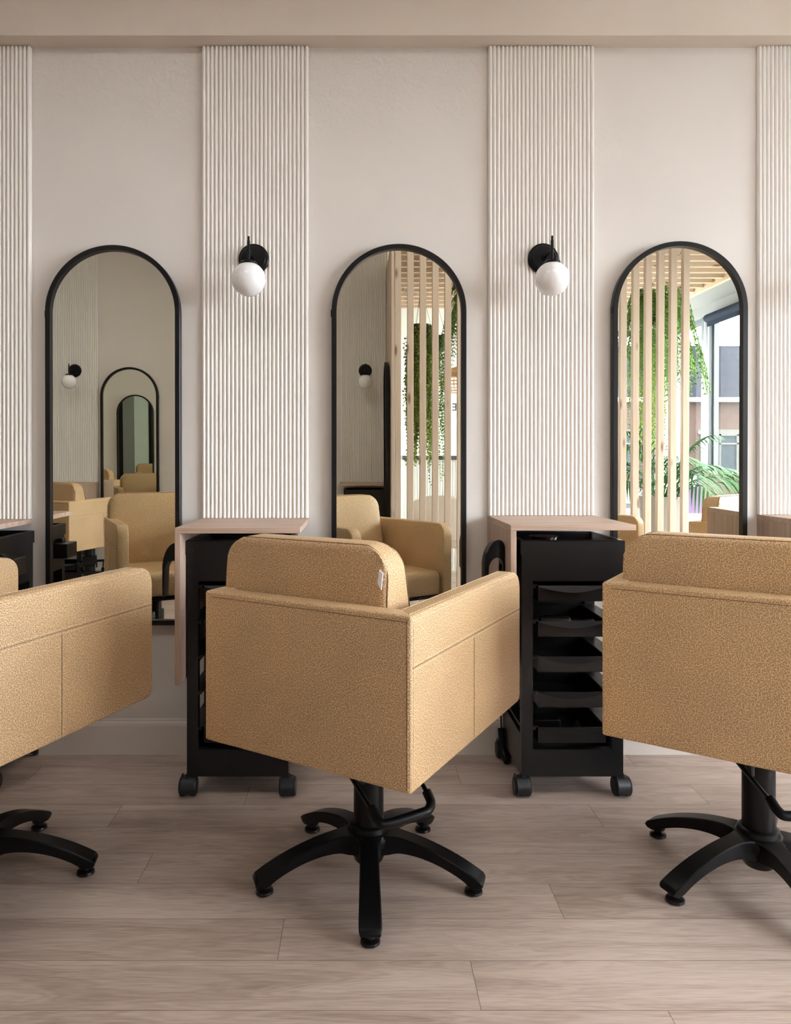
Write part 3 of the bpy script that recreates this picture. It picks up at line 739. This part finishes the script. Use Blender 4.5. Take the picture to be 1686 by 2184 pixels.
# ------------------------------------------------------------ opposite side: timber partition, pergola, reception
t = thing('slatted_partition', 'pine slatted partition screen reflected in the middle and right mirrors', 'partition', (0, -2.6, 0))
b = NB(); box(b, -.023, .023, -.0225, .0225, 0, 2.72, .002, 1); s0 = obj('slat', b, 'pine_z', t)
px = .284; s0.location = (px, 0, 0)
for i in range(1, 24):
    c = s0.copy(); C.objects.link(c); c.location = (px + .0912*i, 0, 0)
b = NB(); box(b, .236, .258, -1.045, .02, 0, 2.72, .002, 1); obj('end_board', b, 'pine_z', t)
t = thing('slatted_canopy', 'pine slatted canopy overhead, reflected at the top of both right mirrors', 'canopy', (0, 0, 2.72))
b = NB(); box(b, .262, 3.26, -.019, .019, 0, .085, .002, 1); s0 = obj('slat', b, 'pine_x', t); s0.location = (0, -2.68, 0)
for i in range(1, 14):
    c = s0.copy(); C.objects.link(c); c.location = (0, -2.68 - .19*i, 0)
for xx in (1.3, 3.262):
    b = NB(); box(b, xx, xx+.036, -5.25, -2.6, .086 if xx < 3 else -.03, .20, .002, 1); obj('joist', b, 'pine_y', t)

# reception desk with fluted front
t = thing('reception_desk', 'white fluted reception desk with charcoal top, behind the reflected slats', 'desk', (1.30, -4.55, 0))
b = NB(); box(b, -.88, .88, -.24, .26, 1.085, 1.125, .003, 1); obj('desk_top', b, 'desktop', t)
b = NB(); box(b, -.86, .86, -.22, .21, 0, 1.085); n = 70
for i in range(n):
    x = -.86 + 1.72*(i+.5)/n; prism(b, [(x + .0085*math.cos(PI*k/5), .21 + .011*math.sin(PI*k/5)) for k in range(6)], 'z', .02, 1.084)
obj('fluted_body', b, 'white', t)
# white tub chair
t = thing('tub_chair', 'white tub chair in front of the reception desk, behind the reflected slats', 'chair', (.80, -3.55, 0), R_(20))
b = NB(); n = 20; inner = []; outer = []
rows = []
for (r_, z_) in ((.27, .42), (.32, .43), (.34, .55), (.35, .78), (.33, .80), (.31, .78), (.29, .55), (.27, .46)):
    row = []
    for i in range(n+1):
        a = R_(-20 + 220*i/n); zz = z_
        if z_ > .5: zz = .50 + (z_-.5)*(.45 + .55*math.sin(PI*i/n))
        row.append(b.verts.new((r_*math.cos(a), r_*math.sin(a), zz)))
    rows.append(row)
for p, q in zip(rows, rows[1:]+rows[:1]):
    for i in range(n): b.faces.new((p[i], p[i+1], q[i+1], q[i]))
for i in (0, n): b.faces.new([r_[i] for r_ in rows])
obj('shell', b, 'white', t, 50)
b = NB(); lathe(b, [(.27, .36), (.29, .38), (.29, .45), (.26, .47), (.001, .47)], seg=30); obj('seat', b, 'white', t, 50)
for a in (45, 135, 225, 315):
    b = NB(); tube(b, [(.2*math.cos(R_(a)), .2*math.sin(R_(a)), .37), (.27*math.cos(R_(a)), .27*math.sin(R_(a)), 0)], [.017, .010], 10); obj('leg', b, 'rattan', t, 40)
# lettering on the reception wall
cu_ = bpy.data.curves.new('lettering', 'FONT'); cu_.body = 'VENU'; cu_.size = .125; cu_.extrude = .002; cu_.space_character = 1.2
tx = bpy.data.objects.new('tmp', cu_); C.objects.link(tx)
dg = bpy.context.evaluated_depsgraph_get(); me = bpy.data.meshes.new_from_object(tx.evaluated_get(dg)); bpy.data.objects.remove(tx)
me.materials.append(M_['ink']); lt = bpy.data.objects.new('wall_lettering', me); C.objects.link(lt)
lt.location = (1.245, YF+.004, 1.655); lt.rotation_euler = (PI/2, 0, PI); tag(lt, 'dark capital letters on the white reception wall, mirrored in the middle mirror', 'lettering')

# pendant lamp of rattan
t = thing('pendant_lamp', 'rattan basket pendant lamp at the right edge of the middle mirror', 'pendant lamp', (1.02, -4.6, 0))
b = NB()
for i in range(28):
    a = 2*PI*i/28; tube(b, [(r_*math.cos(a), r_*math.sin(a), z_) for r_, z_ in ((.03, 2.02), (.13, 1.99), (.20, 1.90), (.20, 1.83), (.15, 1.77))], .0035, 5)
for r_, z_ in ((.13, 1.99), (.175, 1.95), (.20, 1.90), (.205, 1.865), (.20, 1.83), (.15, 1.77)):
    tube(b, [(r_*math.cos(2*PI*i/32), r_*math.sin(2*PI*i/32), z_) for i in range(33)], .006, 6)
lathe(b, [(.02, 2.03), (.12, 1.995), (.185, 1.93)], seg=32, cap=False)
obj('lamp_shade', b, 'rattan', t)
b = NB(); tube(b, [(0, 0, 2.02), (0, 0, ZC)], .003, 6); obj('cord', b, 'blk', t)

def hanging(label, x, y, ztop, nstr, lmin, lmax, spread, matn, leaf, hook_z=2.715, fern=False, seed=1):
    random.seed(seed)
    t = thing('hanging_plant', label, 'plant', (x, y, 0), 0, 'hanging plants behind the slatted partition')
    b = NB(); lathe(b, [(.05, ztop-.13), (.075, ztop-.10), (.085, ztop-.01), (.08, ztop), (.07, ztop-.02), (.001, ztop-.02)], seg=24); obj('pot', b, 'potd', t, 50)
    b = NB()
    for k in range(3):
        a = 2*PI*k/3; tube(b, [(.08*math.cos(a), .08*math.sin(a), ztop), (0, 0, min(hook_z-.03, ztop+.3))], .0012, 5)
    tube(b, [(0, 0, min(hook_z-.03, ztop+.3)), (0, 0, hook_z)], .002, 5); obj('hanger', b, 'blk', t)
    b = NB()
    def leafq(p, d, w_, l_):
        d = Vector(d).normalized(); s = d.cross(Vector((random.uniform(-1, 1), random.uniform(-1, 1), random.uniform(-1, 1)))).normalized()*w_; p = Vector(p)
        up = d.cross(s).normalized()*w_*.25
        v = [b.verts.new(q) for q in (p, p+d*l_*.5+s+up, p+d*l_, p+d*l_*.5-s+up)]; b.faces.new(v)
    for k in range(nstr):
        a = random.uniform(0, 2*PI); L = random.uniform(lmin, lmax); r0 = random.uniform(.02, .08)
        if fern:
            el = random.uniform(.0, .8); pts = []
            for i in range(16):
                u = i/15; rr = r0 + L*.62*u*(1-.25*u); pts.append(Vector((rr*math.cos(a), rr*math.sin(a), ztop + el*.28*math.sin(PI*min(1, u*1.4)) - L*u*u*.95)))
            tube(b, pts, .0018, 4)
            for i in range(1, 15):
                d = (pts[i+1 if i < 15 else i]-pts[i-1]).normalized(); s = d.cross(Vector((0, 0, 1)))
                if s.length < .1: s = Vector((-math.sin(a), math.cos(a), 0))
                s.normalize()
                for sg in (-1, 1):
                    for q in (0, .5):
                        p = pts[i].lerp(pts[min(15, i+1)], q); leafq(p, s*sg + d*.5 + Vector((0, 0, -.25)), .006, leaf*(1.1-abs(i/15-.4)))
        else:
            r1 = r0 + random.uniform(0, spread); pts = []; x_, y_ = r0*math.cos(a), r0*math.sin(a)
            N_ = int(L/.028)+2; ph = random.uniform(0, 6)
            for i in range(N_):
                u = i/(N_-1); rr = r0 + (r1-r0)*min(1, u*4)
                pts.append(Vector((rr*math.cos(a)+.008*math.sin(ph+u*9), rr*math.sin(a)+.008*math.cos(ph+u*7), ztop + .03*math.sin(PI*min(1, u*5)) - L*u)))
            tube(b, pts, .0012, 4)
            for p in pts[1:]:
                for q in range(2):
                    leafq(p, (random.uniform(-1, 1), random.uniform(-1, 1), random.uniform(-1, .1)), leaf*.42, leaf)
    obj('foliage', b, matn, t)
hanging('bushy trailing plant hanging behind the leftmost slats in the middle mirror', .50, -3.15, 2.18, 170, .45, 1.15, .07, 'leaf3', .022, seed=3)
hanging('trailing plant with long bead-like strands beside the bushy one in the middle mirror', .665, -3.52, 2.15, 34, .6, 1.30, .05, 'leaf', .018, seed=4)
hanging('feathery fern hanging at the right side of the middle mirror', .93, -3.0, 2.40, 85, .3, .62, .2, 'leaf', .05, fern=True, seed=5)
hanging('large feathery fern hanging behind the slats in the right mirror', 2.38, -3.1, 2.30, 110, .4, .8, .2, 'leaf', .05, fern=True, seed=6)
hanging('trailing plant with fine strands below the fern in the right mirror', 2.62, -3.85, 2.25, 120, .5, 1.2, .12, 'leaf3', .018, seed=7)
# hooks under canopy
for i, (x, y) in enumerate(((.42, -4.2), (.60, -2.95), (2.45, -2.9))):
    b = NB(); tube(b, [(0, 0, 0), (0, 0, -.02)] + [(.014 - .014*math.cos(R_(a)), 0, -.035 - .014*math.sin(R_(a))) for a in range(0, 240, 20)], .002, 6)
    o = obj('ceiling_hook', b, 'blk'); o.location = (x, y, 2.722)
    tag(o, ('empty black hook under the canopy, farthest back', 'empty black hook under the canopy in the middle mirror', 'empty black hook under the canopy in the right mirror')[i], 'hook', 'black hooks under the canopy')

# palm in a pale pot
t = thing('potted_palm', 'leafy palm in a pale pot behind the slats in the right mirror', 'plant', (2.62, -3.55, 0))
b = NB(); lathe(b, [(.13, 0), (.15, .02), (.19, .70), (.20, .72), (.20, .78), (.18, .78), (.17, .72), (.001, .72)], seg=36); obj('planter', b, 'pot', t, 50)
random.seed(11); b = NB(); b2 = NB()
for k in range(26):
    a = 2*PI*k/26*5.3; el = random.uniform(.15, 1.0); L = random.uniform(.55, .9); pts = []
    for i in range(18):
        u = i/17; rr = .02 + L*(.25+.75*(1-el))*u + L*.25*u*u; z = .74 + L*(.35+.65*el)*u*1.05 - L*.55*(1.15-el*.7)*u**3
        pts.append(Vector((rr*math.cos(a), rr*math.sin(a), z)))
    tube(b2, pts, .004, 5)
    for i in range(6, 17):
        d = (pts[i+1]-pts[i-1]).normalized(); s = d.cross(Vector((0, 0, 1))); s.normalize()
        for sg in (-1, 1):
            ll = (.30*math.sin(PI*(i-3)/15)+.05)*random.uniform(.8, 1.15); dr = (s*sg*.75+d*.8).normalized()
            wv = dr.cross(Vector((0, 0, 1))).normalized(); prev = None
            for q in range(6):
                u = q/5; c = pts[i] + dr*ll*u + Vector((0, 0, .06*ll*math.sin(PI*u) - .5*ll*u*u)); hw_ = .0085*math.sin(PI*(.12+.86*u))
                cur = (b.verts.new(c+wv*hw_), b.verts.new(c-wv*hw_))
                if prev: b.faces.new((prev[0], prev[1], cur[1], cur[0]))
                prev = cur
obj('fronds', b, 'leaf2', t); obj('stems', b2, 'leaf2', t)

# lilac board, window bench, blind, recessed light, cord
b = NB(); box(b, -.14, .14, -.01, .01, 0, .36); o = obj('lilac_board', b, 'lilac'); o.location = (2.98, -3.9, .60); tag(o, 'lilac board with a white sheet behind the right mirror slats', 'board')
b = NB(); box(b, -.11, .09, .0101, .0125, .24, .345); obj('paper_sheet', b, 'tag', o)
b = NB(); box(b, -.16, .16, -.04, .04, 0, .598); s = obj('display_stand', b, 'white'); s.location = (2.98, -3.9, 0); tag(s, 'white stand carrying the lilac board', 'stand')
t = thing('window_bench', 'beige upholstered bench along the street window, in the right mirror', 'bench', (3.36, -4.3, 0))
b = NB(); box(b, -.16, .28, -1.2, .5, 0, .40, .01); obj('bench_base', b, 'white', t)
b = NB(); box(b, -.16, .28, -1.2, .5, .401, .52, .03, 3); obj('bench_seat', b, 'beige', t, 50)
b = NB(); box(b, .14, .28, -1.2, .5, .521, .97, .04, 3); obj('bench_back', b, 'beige', t, 50)
t = thing('roller_blind', 'slate blue roller blind rolled up over the street window', 'blind', (XR-.06, -3.8, 2.55))
b = NB(); tube(b, [(0, -1.05, 0), (0, 2.7, 0)], .042, 24); obj('blind_roll', b, 'blind', t, 50)
b = NB(); box(b, -.008, .008, -1.04, 2.69, -.085, -.03); obj('bottom_bar', b, 'blind', t)
b = NB(); tube(b, [(-.02, -1.06, -1.3), (-.02, -1.06, 0)], .004, 6); tube(b, [(.02, -1.06, -1.3), (.02, -1.06, 0)], .004, 6); obj('bead_chain', b, 'white', t)
t = thing('recessed_downlight', 'round recessed downlight in the soffit by the window', 'ceiling light', (3.49, -3.1, 2.7195))
b = NB(); lathe(b, [(.055, 0), (.055, -.006), (.042, -.006), (.036, 0)], seg=32); obj('trim_ring', b, 'chrome', t, 40)
b = NB(); lathe(b, [(.036, -.001), (.02, -.0035)], seg=28); obj('lens', b, 'white', t)

# ------------------------------------------------------------ street outside
b = NB(); box(b, XR+.2, 30, -30, 5, -.12, -.02); o = struct('ground_outside', b, 'pave')
t = thing('brick_building', 'red brick shop building with grey tiled roof across the street', 'building', (14, -22.6, 0))
b = NB(); box(b, -9, 12, -6, 0, -.02, 3.0); obj('wall', b, 'brick', t)
b = NB(); prism(b, [(.25, 3.12), (-.4, 5.0), (-4, 5.0), (-6.2, 3.12)], 'x', -9.2, 12.2); obj('roof', b, 'slate', t)
b = NB(); box(b, -9.1, 12.1, -.05, .3, 2.98, 3.12); obj('gutter', b, 'white', t)
for x in (-5.5, -1.3, 2.9):
    b = NB(); box(b, x-.9, x+1.2, 0, .06, 1.86, 2.02); ln = obj('lintel', b, 'stone', t)
    b = NB()
    for q in range(4): box(b, x-.8+.62*q, x-.8+.62*q+.07, .01, .08, .5, 1.86)
    for zz in (.5, 1.5, 1.8): box(b, x-.8, x+1.13, .01, .08, zz, zz+.06)
    wi = obj('window_frame', b, 'stone', t)
    b = NB(); box(b, x-.8, x+1.13, .002, .02, .5, 1.86); obj('pane', b, 'shopglass', wi)
t = thing('street_tree', 'leafy tree branches outside, at the top right of the right mirror', 'tree', (9.8, -10.4, -.02))
b = NB(); random.seed(5); leaves = []
def branch(p, d, L, r_, n):
    pts = [p]
    for i in range(4):
        d = (d + Vector((random.uniform(-.3, .3), random.uniform(-.3, .3), random.uniform(-.1, .2)))).normalized(); pts.append(pts[-1]+d*L/4)
    tube(b, pts, [r_*(1-.12*i) for i in range(5)], 6)
    if n:
        for k in range(3): branch(pts[random.randint(2, 4)], (d + Vector((random.uniform(-1, 1), random.uniform(-1, 1), random.uniform(-.4, .6)))).normalized(), L*.68, r_*.55, n-1)
    else: leaves.extend(pts[1:])
branch(Vector((0, 0, 0)), Vector((0, 0, 1)), 3.2, .12, 0)
for k in range(6): branch(Vector((0, 0, 2.6+.15*k)), Vector((math.cos(k*1.1), math.sin(k*1.1), .5)), 1.7, .05, 3)
obj('trunk', b, 'bark', t, 60)
b = NB()
for p in leaves:
    for q in range(3):
        c = p + Vector([random.uniform(-.12, .12) for _ in range(3)]); u = Vector([random.uniform(-1, 1) for _ in range(3)]).normalized()*.05; v = u.cross(Vector([random.uniform(-1, 1) for _ in range(3)])).normalized()*.03
        b.faces.new([b.verts.new(z) for z in (c-u, c+v, c+u, c-v)])
obj('leaves', b, 'tree_leaf', t)
